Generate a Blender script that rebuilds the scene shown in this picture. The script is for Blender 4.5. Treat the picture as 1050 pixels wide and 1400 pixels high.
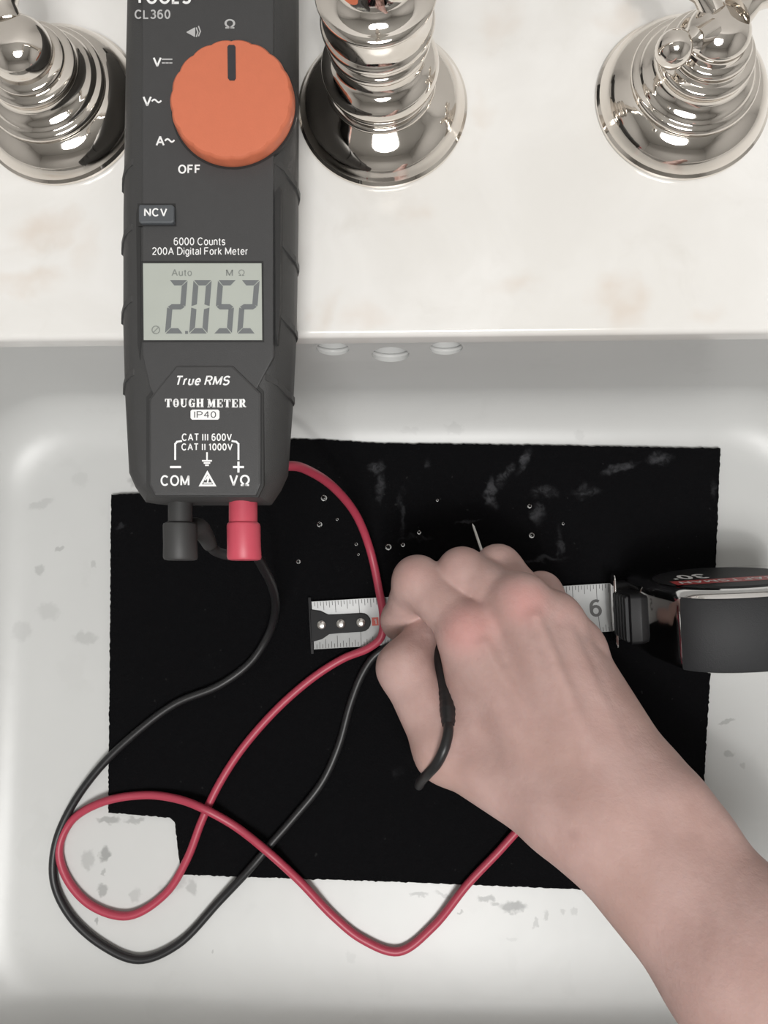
import bpy, bmesh, math, random
import numpy as np
from mathutils import Vector, Matrix, Euler

random.seed(7); rng = np.random.default_rng(7)
scene = bpy.context.scene
for o in list(bpy.data.objects): bpy.data.objects.remove(o)
COL = scene.collection

# ------------------------------------------------------------------ camera
FPX, CW, CH = 1050.0, 1050.0, 1400.0
CAM_LOC = Vector((0.0, 0.0, 0.42))
CAM_ROT = Euler((math.atan(100/FPX), math.atan(35/FPX), 0.0), 'XYZ')
cam_d = bpy.data.cameras.new('camera'); cam = bpy.data.objects.new('camera', cam_d)
COL.objects.link(cam); cam.location = CAM_LOC; cam.rotation_euler = CAM_ROT
cam_d.sensor_fit = 'VERTICAL'; cam_d.sensor_height = 36.0; cam_d.lens = 36.0*FPX/CH
cam_d.clip_start = 0.01; cam_d.clip_end = 20
scene.camera = cam

# ------------------------------------------------------------------ world, light, exposure
w = bpy.data.worlds.new('world'); scene.world = w; w.use_nodes = True
w.node_tree.nodes['Background'].inputs[0].default_value = (0.85, 0.9, 1.0, 1)
w.node_tree.nodes['Background'].inputs[1].default_value = 0.25
def area(name, loc, target, size, power, col):
    l = bpy.data.lights.new(name, 'AREA'); l.shape = 'DISK'; l.size = size; l.energy = power; l.color = col
    o = bpy.data.objects.new(name, l); COL.objects.link(o); o.location = loc
    o.rotation_euler = (Vector(target)-Vector(loc)).to_track_quat('-Z', 'Y').to_euler()
    return o
area('ceiling_panel_light', (0.06, -0.58, 1.55), (0.03, -0.05, 0.0), 0.72, 15.5, (1.0, 0.99, 0.975))
area('ceiling_bulb_light', (0.16, -0.60, 1.50), (0.05, 0.0, 0.0), 0.07, 2.6, (1.0, 0.98, 0.95))
scene.view_settings.view_transform = 'Standard'; scene.view_settings.look = 'None'
scene.view_settings.exposure = 0.44; scene.view_settings.gamma = 1.0
scene.view_settings.use_curve_mapping = False

# ------------------------------------------------------------------ measuring helper: where a seen point lies at height z
_R = CAM_ROT.to_matrix()
def ray(u, v): return _R @ Vector(((u-CW/2)/FPX, (CH/2-v)/FPX, -1.0))
def P(u, v, z):
    d = ray(u, v); t = (z-CAM_LOC.z)/d.z
    return CAM_LOC + d*t

# ------------------------------------------------------------------ materials
def new_mat(name):
    m = bpy.data.materials.new(name); m.use_nodes = True
    return m, m.node_tree, m.node_tree.nodes['Principled BSDF']
def N(nt, t, **kw):
    n = nt.nodes.new(t)
    for k, v in kw.items():
        if k in ('operation', 'blend_type', 'data_type', 'noise_dimensions', 'interpolation_type', 'wave_type', 'clamp_factor'): setattr(n, k, v)
    return n
def setin(n, **kw):
    for k, v in kw.items(): n.inputs[k.replace('_', ' ')].default_value = v
def L(nt, a, b): nt.links.new(a, b)
def c4(c): return (c[0], c[1], c[2], 1.0)
def mixc(nt, fac, a, b):
    n = nt.nodes.new('ShaderNodeMix'); n.data_type = 'RGBA'
    if hasattr(fac, 'links'): L(nt, fac, n.inputs[0])
    else: n.inputs[0].default_value = fac
    for s, i in ((a, 6), (b, 7)):
        if hasattr(s, 'links'): L(nt, s, n.inputs[i])
        else: n.inputs[i].default_value = c4(s)
    return n.outputs[2]
def math_n(nt, op, a, b=None):
    n = nt.nodes.new('ShaderNodeMath'); n.operation = op
    for s, i in ((a, 0), (b, 1)):
        if s is None: continue
        if hasattr(s, 'links'): L(nt, s, n.inputs[i])
        else: n.inputs[i].default_value = s
    return n.outputs[0]
def maprange(nt, v, a, b, c, d, smooth=True):
    n = nt.nodes.new('ShaderNodeMapRange')
    if smooth: n.interpolation_type = 'SMOOTHSTEP'
    L(nt, v, n.inputs[0])
    for i, x in enumerate((a, b, c, d)): n.inputs[1+i].default_value = x
    return n.outputs[0]
def noise(nt, vec, scale, detail=3.0, rough=0.5, dist=0.0):
    n = nt.nodes.new('ShaderNodeTexNoise'); L(nt, vec, n.inputs['Vector'])
    setin(n, Scale=scale, Detail=detail, Roughness=rough, Distortion=dist)
    return n
def objvec(nt):
    return nt.nodes.new('ShaderNodeTexCoord').outputs['Object']
def warp(nt, vec, scale, amt):
    n = noise(nt, vec, scale, 3.0)
    s = nt.nodes.new('ShaderNodeVectorMath'); s.operation = 'SUBTRACT'; L(nt, n.outputs['Color'], s.inputs[0]); s.inputs[1].default_value = (.5, .5, .5)
    m = nt.nodes.new('ShaderNodeVectorMath'); m.operation = 'SCALE'; L(nt, s.outputs[0], m.inputs[0]); m.inputs['Scale'].default_value = amt
    a = nt.nodes.new('ShaderNodeVectorMath'); a.operation = 'ADD'; L(nt, vec, a.inputs[0]); L(nt, m.outputs[0], a.inputs[1])
    return a.outputs[0]
def blobs(nt, vec, items, edge=0.7):
    """items: (centre, radii, rot about Z, strength) -> the strongest mask at a point"""
    acc = None
    for c, r, rot, s in items:
        mp = nt.nodes.new('ShaderNodeMapping'); mp.vector_type = 'TEXTURE'
        L(nt, vec, mp.inputs['Vector'])
        mp.inputs['Location'].default_value = c; mp.inputs['Rotation'].default_value = (0, 0, rot); mp.inputs['Scale'].default_value = r
        ln = nt.nodes.new('ShaderNodeVectorMath'); ln.operation = 'LENGTH'; L(nt, mp.outputs[0], ln.inputs[0])
        k = maprange(nt, ln.outputs['Value'], 1.0, edge, 0.0, s)
        acc = k if acc is None else math_n(nt, 'MAXIMUM', acc, k)
    return acc
def bump(nt, bsdf, h, strength, dist):
    b = nt.nodes.new('ShaderNodeBump'); b.inputs['Strength'].default_value = strength; b.inputs['Distance'].default_value = dist
    L(nt, h, b.inputs['Height']); L(nt, b.outputs[0], bsdf.inputs['Normal'])
def simple(name, col, rough=0.5, metal=0.0, var=0.06, vscale=300.0, bmp=0.0, bscale=1500.0, coat=0.0, spec=0.5):
    m, nt, b = new_mat(name)
    v = objvec(nt); n = noise(nt, v, vscale, 3.0)
    dark = tuple(x*(1-var) for x in col); light = tuple(min(1, x*(1+var)) for x in col)
    L(nt, mixc(nt, n.outputs['Fac'], dark, light), b.inputs['Base Color'])
    setin(b, Roughness=rough, Metallic=metal); b.inputs['Coat Weight'].default_value = coat
    b.inputs['Specular IOR Level'].default_value = spec
    if bmp:
        n2 = noise(nt, v, bscale, 4.0); bump(nt, b, n2.outputs['Fac'], bmp, 0.0006)
    return m
def lin(r, g, b):
    f = lambda x: (x/255/12.92) if x/255 <= .04045 else ((x/255+.055)/1.055)**2.4
    return (f(r), f(g), f(b))

M = {}
M['meter'] = simple('meter_plastic', (0.042, 0.042, 0.042), 0.55, bmp=0.25, bscale=2500)
M['meter_face'] = simple('meter_face_plastic', (0.047, 0.047, 0.048), 0.5, bmp=0.15, bscale=2500)
M['groove'] = simple('meter_groove', (0.016, 0.016, 0.016), 0.6)
M['orange'] = simple('orange_dial_plastic', (0.60, 0.165, 0.085), 0.5, var=0.04, bmp=0.1)
M['pointer'] = simple('pointer_mark', (0.03, 0.03, 0.035), 0.5)
M['button'] = simple('button_rubber', (0.075, 0.082, 0.09), 0.5)
M['print'] = simple('white_print', (0.86, 0.86, 0.86), 0.6, var=0.03)
M['print_dim'] = simple('pale_grey_print', (0.48, 0.48, 0.48), 0.6, var=0.03)
M['lcd'] = simple('lcd_glass', (0.42, 0.445, 0.405), 0.25, var=0.05, vscale=60)
M['lcdseg'] = simple('lcd_segment', (0.15, 0.16, 0.165), 0.4, var=0.03)
M['lcddim'] = simple('lcd_icon', (0.22, 0.235, 0.22), 0.4, var=0.03)
M['red'] = simple('red_silicone', (0.40, 0.045, 0.078), 0.42, var=0.05)
M['redplug'] = simple('red_plug_plastic', (0.53, 0.07, 0.105), 0.45, var=0.04)
M['black'] = simple('black_silicone', (0.012, 0.012, 0.013), 0.42)
M['blackplug'] = simple('charcoal_plug_plastic', (0.036, 0.036, 0.036), 0.55)
M['rubber'] = simple('black_rubber_grip', (0.015, 0.016, 0.018), 0.65, bmp=0.3, bscale=1800)
M['blackplastic'] = simple('black_plastic', (0.006, 0.006, 0.007), 0.5, spec=0.25)
M['chrome'] = simple('polished_nickel', (0.80, 0.755, 0.70), 0.055, 1.0, var=0.02, vscale=80)
M['casechrome'] = simple('chrome_plated_plastic', (0.80, 0.79, 0.78), 0.09, 1.0, var=0.02)
M['steel'] = simple('bright_steel', (0.75, 0.73, 0.70), 0.25, 1.0)
M['blade'] = simple('tape_blade_paint', (0.42, 0.43, 0.43), 0.35, var=0.05)
M['ink'] = simple('tape_ink', (0.09, 0.09, 0.09), 0.6)
M['redink'] = simple('red_ink', (0.50, 0.10, 0.08), 0.6)
M['redlabel'] = simple('red_label_band', (0.45, 0.05, 0.05), 0.4)
M['labeltext'] = simple('label_white', (0.75, 0.74, 0.73), 0.5)
M['wall'] = simple('wall_paint', (0.60, 0.59, 0.575), 0.8, bmp=0.2, bscale=300)
M['ceil'] = simple('ceiling_paint', (0.70, 0.70, 0.69), 0.9)
M['tilefloor'] = simple('floor_paint', (0.25, 0.22, 0.19), 0.6)

def zb(u, v, ru, rv, s, z=0.0, rot=0.0, rz=0.02):
    p = P(u, v, z); k = FPX/(CAM_LOC.z-z)
    return ((p.x, p.y, p.z), (ru/k, rv/k, rz), rot, s)

def marble():
    m, nt, b = new_mat('white_marble'); v = objvec(nt)
    wv = warp(nt, v, 14.0, 0.05)
    n1 = noise(nt, wv, 9.0, 5.0, 0.55, 0.6); n2 = noise(nt, wv, 30.0, 4.0, 0.6, 0.3)
    base = mixc(nt, maprange(nt, n1.outputs['Fac'], 0.35, 0.7, 0, 1), (0.83, 0.82, 0.80), (0.74, 0.725, 0.695))
    base = mixc(nt, maprange(nt, n2.outputs['Fac'], 0.55, 0.8, 0, 0.35), base, (0.62, 0.59, 0.54))
    Z = 0.13
    spots = [zb(845,405,45,60,.62,Z), zb(60,310,70,45,.5,Z), zb(35,380,70,30,.45,Z), zb(700,385,60,30,.35,Z), zb(1020,110,35,80,.5,Z),
             zb(500,425,60,30,.4,Z), zb(445,415,22,45,.4,Z), zb(660,150,25,60,.35,Z), zb(690,30,50,60,.35,Z), zb(570,290,30,35,.3,Z), zb(110,340,40,60,.3,Z), zb(850,25,40,30,.4,Z), zb(960,420,40,25,.25,Z)]
    msk = blobs(nt, warp(nt, v, 38.0, 0.040), spots, 0.0)
    grain = maprange(nt, n2.outputs['Fac'], 0.25, 0.75, 0.45, 0.85)
    base = mixc(nt, math_n(nt, 'MULTIPLY', msk, grain), base, (0.60, 0.47, 0.36))
    L(nt, base, b.inputs['Base Color']); setin(b, Roughness=0.16)
    b.inputs['Subsurface Weight'].default_value = 0.0
    return m
M['marble'] = marble()

def porcelain():
    m, nt, b = new_mat('white_porcelain'); v = objvec(nt)
    n1 = noise(nt, v, 12.0, 3.0)
    base = mixc(nt, n1.outputs['Fac'], (0.545, 0.55, 0.54), (0.605, 0.61, 0.60))
    st = [zb(702,1240,20,10,.75), zb(664,1229,14,6,.6), zb(678,1236,10,4,.5), zb(572,1223,15,5,.45), zb(606,1223,13,4,.35,rot=-.3), zb(630,1247,4,3,.5),
          zb(143,1168,9,12,.6), zb(121,1175,11,15,.3), zb(140,1217,10,10,.5), zb(184,1225,10,11,.25), zb(236,1211,26,10,.25,rot=.5), zb(262,1213,10,12,.35),
          zb(150,1120,20,6,.5), zb(185,1122,16,6,.4), zb(133,1258,3,7,.5), zb(142,1192,3,4,.4), zb(54,780,9,10,.28), zb(66,836,20,15,.15), zb(30,863,17,17,.14),
          zb(116,873,24,10,.22), zb(82,751,8,4,.32,rot=.6), zb(128,770,6,5,.25), zb(55,690,24,7,.18,rot=.4), zb(110,655,14,14,.1), zb(997,1030,10,5,.35), zb(992,986,12,3,.4,rot=.3), zb(1015,1045,6,5,.25),
          zb(745,1252,4,8,.35), zb(733,1262,7,4,.35,rot=.6), zb(770,1248,5,6,.3), zb(785,1245,6,6,.25), zb(292,1302,3,3,.35),
          zb(620,588,18,9,.12), zb(560,590,22,6,.1), zb(790,596,10,8,.12), zb(700,1285,9,4,.15), zb(480,1310,8,8,.1), zb(185,655,12,14,.35)]
    msk = blobs(nt, warp(nt, v, 220.0, 0.007), st, 0.5)
    p = P(832, 506, 0.03); 
    scr = blobs(nt, v, [((p.x, p.y, p.z), (0.006, 0.0012, 0.02), 0.25, 0.7)], 0.4)
    msk = math_n(nt, 'MAXIMUM', msk, scr)
    haze = noise(nt, warp(nt, v, 30.0, 0.03), 26.0, 4.0, 0.6)
    hz = maprange(nt, haze.outputs['Fac'], 0.58, 0.64, 0.0, 0.10)
    base = mixc(nt, hz, base, (0.45, 0.455, 0.44))
    base = mixc(nt, msk, base, (0.16, 0.165, 0.16))
    L(nt, base, b.inputs['Base Color']); setin(b, Roughness=0.36); b.inputs['Specular IOR Level'].default_value = 0.42
    n3 = noise(nt, v, 60.0, 2.0); bump(nt, b, n3.outputs['Fac'], 0.08, 0.002)
    return m
M['porcelain'] = porcelain()

def felt():
    m, nt, b = new_mat('black_foam_felt'); v = objvec(nt)
    n1 = noise(nt, v, 900.0, 4.0)
    base = mixc(nt, n1.outputs['Fac'], (0.0010, 0.0010, 0.0014), (0.0036, 0.0036, 0.0044))
    Z = .003
    st = [zb(512,640,16,12,.9,Z), zb(520,665,8,28,.6,Z), zb(672,675,9,30,.9,Z), zb(690,650,8,26,.8,Z,rot=-.5), zb(715,630,8,26,.8,Z,rot=-.5), zb(745,672,22,12,.7,Z), zb(735,702,14,18,.7,Z), zb(800,672,24,12,.7,Z),
          zb(845,640,34,8,.8,Z,rot=.35), zb(900,627,22,12,.8,Z), zb(765,740,6,30,.5,Z), zb(640,712,24,4,.5,Z), zb(570,735,30,5,.4,Z), zb(550,700,6,40,.4,Z), zb(583,636,8,8,.5,Z), zb(740,765,40,5,.4,Z), zb(165,720,10,4,.3,Z), zb(545,1055,10,12,.3,Z), zb(975,670,6,18,.3,Z)]
    msk = blobs(nt, warp(nt, v, 140.0, 0.010), st, 0.2)
    n2 = noise(nt, warp(nt, v, 90, .02), 120.0, 4.0, 0.65)
    msk = math_n(nt, 'MULTIPLY', msk, maprange(nt, n2.outputs['Fac'], 0.38, 0.62, 0.15, 1.0))
    base = mixc(nt, msk, base, (0.062, 0.063, 0.068))
    n4 = noise(nt, v, 330.0, 1.0); base = mixc(nt, maprange(nt, n4.outputs['Fac'], 0.74, 0.80, 0, 0.5), base, (0.03, 0.03, 0.03))
    L(nt, base, b.inputs['Base Color']); setin(b, Roughness=0.95); b.inputs['Specular IOR Level'].default_value = 0.12
    bump(nt, b, n1.outputs['Fac'], 0.5, 0.001)
    return m
M['felt'] = felt()

def water():
    m, nt, b = new_mat('water'); v = objvec(nt)
    n = noise(nt, v, 200.0); setin(b, Roughness=0.02, IOR=1.33); b.inputs['Transmission Weight'].default_value = 1.0
    L(nt, mixc(nt, n.outputs['Fac'], (0.95, .95, .95), (1, 1, 1)), b.inputs['Base Color'])
    return m
M['water'] = water()

# ------------------------------------------------------------------ object helpers
def link(name, me, mat, parent=None, smooth=False):
    if mat: me.materials.append(mat)
    if smooth:
        for p in me.polygons: p.use_smooth = True
    o = bpy.data.objects.new(name, me); COL.objects.link(o)
    if parent: o.parent = parent
    return o
def mesh(name, verts, faces, mat, parent=None, smooth=False, off=None, sharp=None):
    if off is not None: verts = [Vector(v)-off for v in verts]
    me = bpy.data.meshes.new(name); me.from_pydata([tuple(v) for v in verts], [], faces); me.update()
    bm = bmesh.new(); bm.from_mesh(me); bmesh.ops.recalc_face_normals(bm, faces=bm.faces); bm.to_mesh(me); bm.free()
    o = link(name, me, mat, parent, smooth)
    if smooth and sharp: me.set_sharp_from_angle(angle=math.radians(sharp))
    return o
def empty(name, loc, rot=(0, 0, 0)):
    o = bpy.data.objects.new(name, None); COL.objects.link(o); o.location = loc; o.rotation_euler = rot
    o.empty_display_size = 0.01
    return o
def tag(o, label, cat, group=None):
    o['label'] = label; o['category'] = cat
    if group: o['group'] = group
    return o
def struct(o): o['kind'] = 'structure'; return o
def loft(loops, cap0=True, cap1=True, closed=True):
    n = len(loops[0]); V = [p for lp in loops for p in lp]; F = []
    for i in range(len(loops)-1):
        for j in range(n if closed else n-1):
            a = i*n+j; b = i*n+(j+1) % n; F.append((a, b, b+n, a+n))
    if cap0: F.append(tuple(reversed(range(n))))
    if cap1: F.append(tuple(range((len(loops)-1)*n, len(loops)*n)))
    return V, F
def lathe(prof, seg=64, c=(0, 0, 0)):
    loops = [[Vector((c[0]+r*math.cos(2*math.pi*k/seg), c[1]+r*math.sin(2*math.pi*k/seg), c[2]+z)) for k in range(seg)] for r, z in prof]
    return loft(loops)
def spline(pts, sub=10):
    """Catmull-Rom through the points"""
    p = [Vector(x) for x in pts]; p = [p[0]*2-p[1]]+p+[p[-1]*2-p[-2]]; out = []
    for i in range(1, len(p)-2):
        for s in range(sub):
            t = s/sub
            t0 = 0.0; d = [max((p[i+k]-p[i+k-1]).length, 1e-6)**0.5 for k in range(0, 3)]
            t1 = d[0]; t2 = t1+d[1]; t3 = t2+d[2]; tt = t1+(t2-t1)*t
            A1 = p[i-1]*((t1-tt)/(t1-t0))+p[i]*((tt-t0)/(t1-t0)); A2 = p[i]*((t2-tt)/(t2-t1))+p[i+1]*((tt-t1)/(t2-t1)); A3 = p[i+1]*((t3-tt)/(t3-t2))+p[i+2]*((tt-t2)/(t3-t2))
            B1 = A1*((t2-tt)/(t2-t0))+A2*((tt-t0)/(t2-t0)); B2 = A2*((t3-tt)/(t3-t1))+A3*((tt-t1)/(t3-t1))
            out.append(B1*((t2-tt)/(t2-t1))+B2*((tt-t1)/(t2-t1)))
    out.append(p[-2]); return out
def tube(path, r, n=12):
    loops = []; up = None
    for i, q in enumerate(path):
        t = (path[min(i+1, len(path)-1)]-path[max(i-1, 0)]).normalized()
        if up is None:
            up = t.orthogonal().normalized()
        up = (up-t*up.dot(t)).normalized(); s = t.cross(up)
        rr = r(i/(len(path)-1)) if callable(r) else r
        loops.append([q+up*(rr*math.cos(2*math.pi*k/n))+s*(rr*math.sin(2*math.pi*k/n)) for k in range(n)])
    return loft(loops)
def box(name, c, s, mat, parent=None, bev=0.0, rot=None, seg=2):
    bm = bmesh.new(); bmesh.ops.create_cube(bm, size=1.0)
    bmesh.ops.scale(bm, vec=s, verts=bm.verts)
    if bev: bmesh.ops.bevel(bm, geom=bm.edges[:], offset=bev, segments=seg, profile=0.5, affect='EDGES')
    if rot: bmesh.ops.transform(bm, matrix=Euler(rot).to_matrix().to_4x4(), verts=bm.verts)
    bmesh.ops.translate(bm, vec=c, verts=bm.verts)
    me = bpy.data.meshes.new(name); bm.to_mesh(me); bm.free()
    return link(name, me, mat, parent, False)
def prism(name, pts, z0, z1, mat, parent=None, bev=0.0):
    lo = [Vector((x, y, z0)) for x, y in pts]; hi = [Vector((x, y, z1)) for x, y in pts]
    V, F = loft([lo, hi]); o = mesh(name, V, F, mat, parent)
    if bev:
        bm = bmesh.new(); bm.from_mesh(o.data)
        ed = [e for e in bm.edges if all(abs(v.co.z-z1) < 1e-7 for v in e.verts)]
        bmesh.ops.bevel(bm, geom=ed, offset=bev, segments=2, profile=0.5, affect='EDGES'); bm.to_mesh(o.data); bm.free()
    return o
def rrect(x0, x1, y0, y1, r, n=8, e=6):
    pts = []
    cs = [(x1-r, y1-r, 0), (x0+r, y1-r, 90), (x0+r, y0+r, 180), (x1-r, y0+r, 270)]
    for i, (cx, cy, a) in enumerate(cs):
        arc = [(cx+r*math.cos(math.radians(a+90*k/n)), cy+r*math.sin(math.radians(a+90*k/n))) for k in range(n+1)]
        pts += arc
        nx, ny, na = cs[(i+1) % 4]; q = (nx+r*math.cos(math.radians(na)), ny+r*math.sin(math.radians(na)))
        for k in range(1, e): pts.append((arc[-1][0]+(q[0]-arc[-1][0])*k/e, arc[-1][1]+(q[1]-arc[-1][1])*k/e))
    return pts
def arc(cx, cy, rx, ry, a0, a1, n=10): return [(cx+rx*math.cos(math.radians(a0+(a1-a0)*i/n)), cy+ry*math.sin(math.radians(a0+(a1-a0)*i/n))) for i in range(n+1)]
_S = lambda w, y0, y1, k=1.0: arc(w/2, y1-(y1-y0)*.25, w/2, (y1-y0)*.25, 28, 265, 10)+arc(w/2, y0+(y1-y0)*.27, w/2, (y1-y0)*.27, 85, -152, 10)
GL = {  # advance width, strokes; a stroke may be (relative weight, points)
 'A': (.74, [[(0,0),(.37,1),(.74,0)], [(.14,.34),(.60,.34)]]), 'C': (.72, [arc(.38,.5,.38,.5,42,318,18)]), 'D': (.7, [[(0,0),(0,1),(.3,1)]+arc(.3,.5,.4,.5,90,-90,12)+[(0,0)]]),
 'E': (.58, [[(.58,0),(0,0),(0,1),(.58,1)], [(0,.52),(.52,.52)]]), 'F': (.56, [[(0,0),(0,1),(.56,1)], [(0,.52),(.48,.52)]]), 'G': (.76, [arc(.39,.5,.39,.5,42,330,18)+[(.75,.47),(.44,.47)]]),
 'H': (.68, [[(0,0),(0,1)], [(.68,0),(.68,1)], [(0,.52),(.68,.52)]]), 'I': (.10, [[(.05,0),(.05,1)]]), 'L': (.52, [[(0,1),(0,0),(.52,0)]]), 'M': (.80, [[(0,0),(0,1),(.40,.08),(.80,1),(.80,0)]]),
 'N': (.68, [[(0,0),(0,1),(.68,0),(.68,1)]]), 'O': (.80, [arc(.40,.5,.40,.5,0,360,24)]), 'P': (.60, [[(0,0),(0,1),(.34,1)]+arc(.34,.74,.26,.26,90,-90,10)+[(0,.48)]]),
 'R': (.64, [[(0,0),(0,1),(.36,1)]+arc(.36,.75,.25,.25,90,-90,10)+[(0,.50)], [(.34,.50),(.64,0)]]), 'S': (.62, [_S(.62,0,1)]), 'T': (.66, [[(0,1),(.66,1)], [(.33,1),(.33,0)]]), 'U': (.66, [[(0,1),(0,.33)]+arc(.33,.33,.33,.33,180,360,12)+[(.66,1)]]),
 'V': (.70, [[(0,1),(.35,0),(.70,1)]]), '0': (.54, [arc(.27,.5,.27,.5,0,360,20)]), '1': (.3, [[(0,.78),(.22,1),(.22,0)]]), '2': (.54, [arc(.27,.72,.27,.28,165,-25,10)+[(0,0),(.54,0)]]),
 '3': (.54, [arc(.26,.75,.24,.25,150,-80,10)+arc(.26,.27,.28,.27,80,-155,10)]), '4': (.58, [[(.42,0),(.42,1),(0,.3),(.58,.3)]]), '5': (.54, [[(.48,1),(.1,1),(.04,.52)]+arc(.26,.32,.28,.31,130,-150,12)]),
 '6': (.56, [arc(.32,.62,.30,.38,55,180,8)+[(.02,.34)]+arc(.28,.31,.26,.31,180,-180,18)]), "'": (.0, [[(0,1),(0,.72)]]), '\u03a9': (.80, [[(0,0),(.26,0),(.26,.12)]+arc(.40,.56,.38,.44,235,-55,18)+[(.54,.12),(.54,0),(.80,0)]]),
 'a': (.46, [arc(.23,.54,.21,.18,160,0,8)+[(.44,.08),(.48,0)], [(.44,.42)]+arc(.2,.20,.2,.2,80,285,10)+[(.44,.14)]]), 'e': (.50, [[(.02,.37),(.50,.37)]+arc(.26,.36,.25,.36,0,320,18)]), 'g': (.48, [arc(.23,.37,.23,.35,0,360,18), [(.48,.72),(.48,-.05)]+arc(.24,-.05,.24,.22,0,-150,8)]),
 'i': (.0, [[(0,0),(0,.72)], [(0,.9),(0,1)]]), 'k': (.44, [[(0,0),(0,1)], [(.42,.72),(0,.28)], [(.14,.42),(.44,0)]]), 'l': (.0, [[(0,0),(0,1)]]), 'n': (.44, [[(0,0),(0,.72)], [(0,.44)]+arc(.22,.48,.22,.24,170,0,8)+[(.44,0)]]),
 'o': (.50, [arc(.25,.36,.25,.36,0,360,20)]), 'r': (.24, [[(0,0),(0,.72)], [(0,.42)]+arc(.24,.44,.24,.27,175,90,6)]), 's': (.42, [_S(.42,0,.72)]), 't': (.22, [[(.10,.92),(.10,.16)]+arc(.22,.14,.12,.14,180,285,6), [(-.04,.70),(.24,.70)]]), 'u': (.44, [[(0,.72),(0,.24)]+arc(.22,.24,.22,.24,180,360,10), [(.44,.72),(.44,0)]]),
}
SLAB = {  # fat-face slab capitals: heavy stems, hairline joins
 'T': (.86, [(1.9,[(.43,0),(.43,1)]), (.6,[(.02,.96),(.84,.96)]), (.7,[(.04,1),(.04,.68)]), (.7,[(.82,1),(.82,.68)]), (.6,[(.2,.03),(.66,.03)])]),
 'O': (.84, [(1.7,arc(.42,.5,.28,.36,115,245,10)), (1.7,arc(.42,.5,.28,.36,-65,65,10)), (.7,arc(.42,.5,.36,.46,0,360,24))]),
 'U': (.88, [(1.9,[(.2,1),(.2,.3)]), (.6,[(.72,1),(.72,.3)]), (.9,arc(.44,.34,.3,.3,180,360,12)), (.6,[(0,.97),(.44,.97)]), (.6,[(.56,.97),(.9,.97)])]),
 'G': (.88, [(1.8,arc(.42,.5,.26,.36,105,255,10)), (.7,arc(.42,.5,.36,.46,50,310,20)), (1.4,[(.72,0),(.72,.46)]), (.6,[(.5,.46),(.9,.46)]), (.7,[(.76,1),(.76,.66)])]),
 'H': (.96, [(1.9,[(.2,0),(.2,1)]), (1.9,[(.76,0),(.76,1)]), (.7,[(.2,.5),(.76,.5)]), (.6,[(0,.03),(.42,.03)]), (.6,[(0,.97),(.42,.97)]), (.6,[(.54,.03),(.98,.03)]), (.6,[(.54,.97),(.98,.97)])]),
 'M': (1.1, [(.7,[(.16,0),(.16,1)]), (1.7,[(.22,1),(.52,.1)]), (.8,[(.52,.1),(.82,1)]), (1.9,[(.9,0),(.9,1)]), (.6,[(0,.03),(.34,.03)]), (.6,[(0,.97),(.3,.97)]), (.6,[(.68,.03),(1.12,.03)]), (.6,[(.8,.97),(1.12,.97)])]),
 'E': (.82, [(1.9,[(.22,0),(.22,1)]), (.6,[(0,.03),(.78,.03)]), (.6,[(0,.97),(.78,.97)]), (.6,[(.22,.5),(.56,.5)]), (.7,[(.76,0),(.76,.32)]), (.7,[(.76,1),(.76,.7)]), (.6,[(.56,.36),(.56,.64)])]),
 'R': (.96, [(1.9,[(.22,0),(.22,1)]), (.6,[(0,.03),(.44,.03)]), (.6,[(0,.97),(.5,.97)]), (1.6,arc(.46,.74,.24,.2,80,-80,8)), (1.6,[(.5,.5),(.72,.08)]), (.7,[(.72,.06),(.96,.06)]), (.6,[(.3,.5),(.5,.5)])]),
}
def split_sharp(pts, w):
    """cut a stroke at its sharp corners so that every arm keeps its full width"""
    closed = math.hypot(pts[0][0]-pts[-1][0], pts[0][1]-pts[-1][1]) < 1e-4
    if closed and len(pts) > 8: return [pts]
    def un(a, b):
        l = math.hypot(b[0]-a[0], b[1]-a[1]) or 1e-6; return ((b[0]-a[0])/l, (b[1]-a[1])/l)
    out, cur = [], [pts[0]]
    for i in range(1, len(pts)):
        cur.append(pts[i])
        if i < len(pts)-1:
            a, b = un(pts[i-1], pts[i]), un(pts[i], pts[i+1]); d = a[0]*b[0]+a[1]*b[1]
            if d < .55:
                e = w*(.46 if d > -.35 else .12)
                cur[-1] = (pts[i][0]+a[0]*e, pts[i][1]+a[1]*e); out.append(cur); cur = [(pts[i][0]-b[0]*e, pts[i][1]-b[1]*e)]
    out.append(cur); return out
def ribbon(pts, w):
    closed = math.hypot(pts[0][0]-pts[-1][0], pts[0][1]-pts[-1][1]) < 1e-4 and len(pts) > 3
    if closed: pts = pts[:-1]
    n = len(pts); lo, hi = [], []
    def nrm(a, b):
        l = math.hypot(b[0]-a[0], b[1]-a[1]) or 1e-6; return (-(b[1]-a[1])/l, (b[0]-a[0])/l)
    for i in range(n):
        a = nrm(pts[i-1], pts[i]) if (i or closed) else None; b = nrm(pts[i], pts[(i+1) % n]) if (i < n-1 or closed) else None
        a = a or b; b = b or a; mx, my = a[0]+b[0], a[1]+b[1]; l2 = mx*mx+my*my
        s = min(2/l2, 1.9) if l2 > 1e-6 else 1
        lo.append((pts[i][0]-mx*s*w/2, pts[i][1]-my*s*w/2)); hi.append((pts[i][0]+mx*s*w/2, pts[i][1]+my*s*w/2))
    V = lo+hi; F = [(i, (i+1) % n, n+(i+1) % n, n+i) for i in range(n if closed else n-1)]
    return V, F
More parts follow.
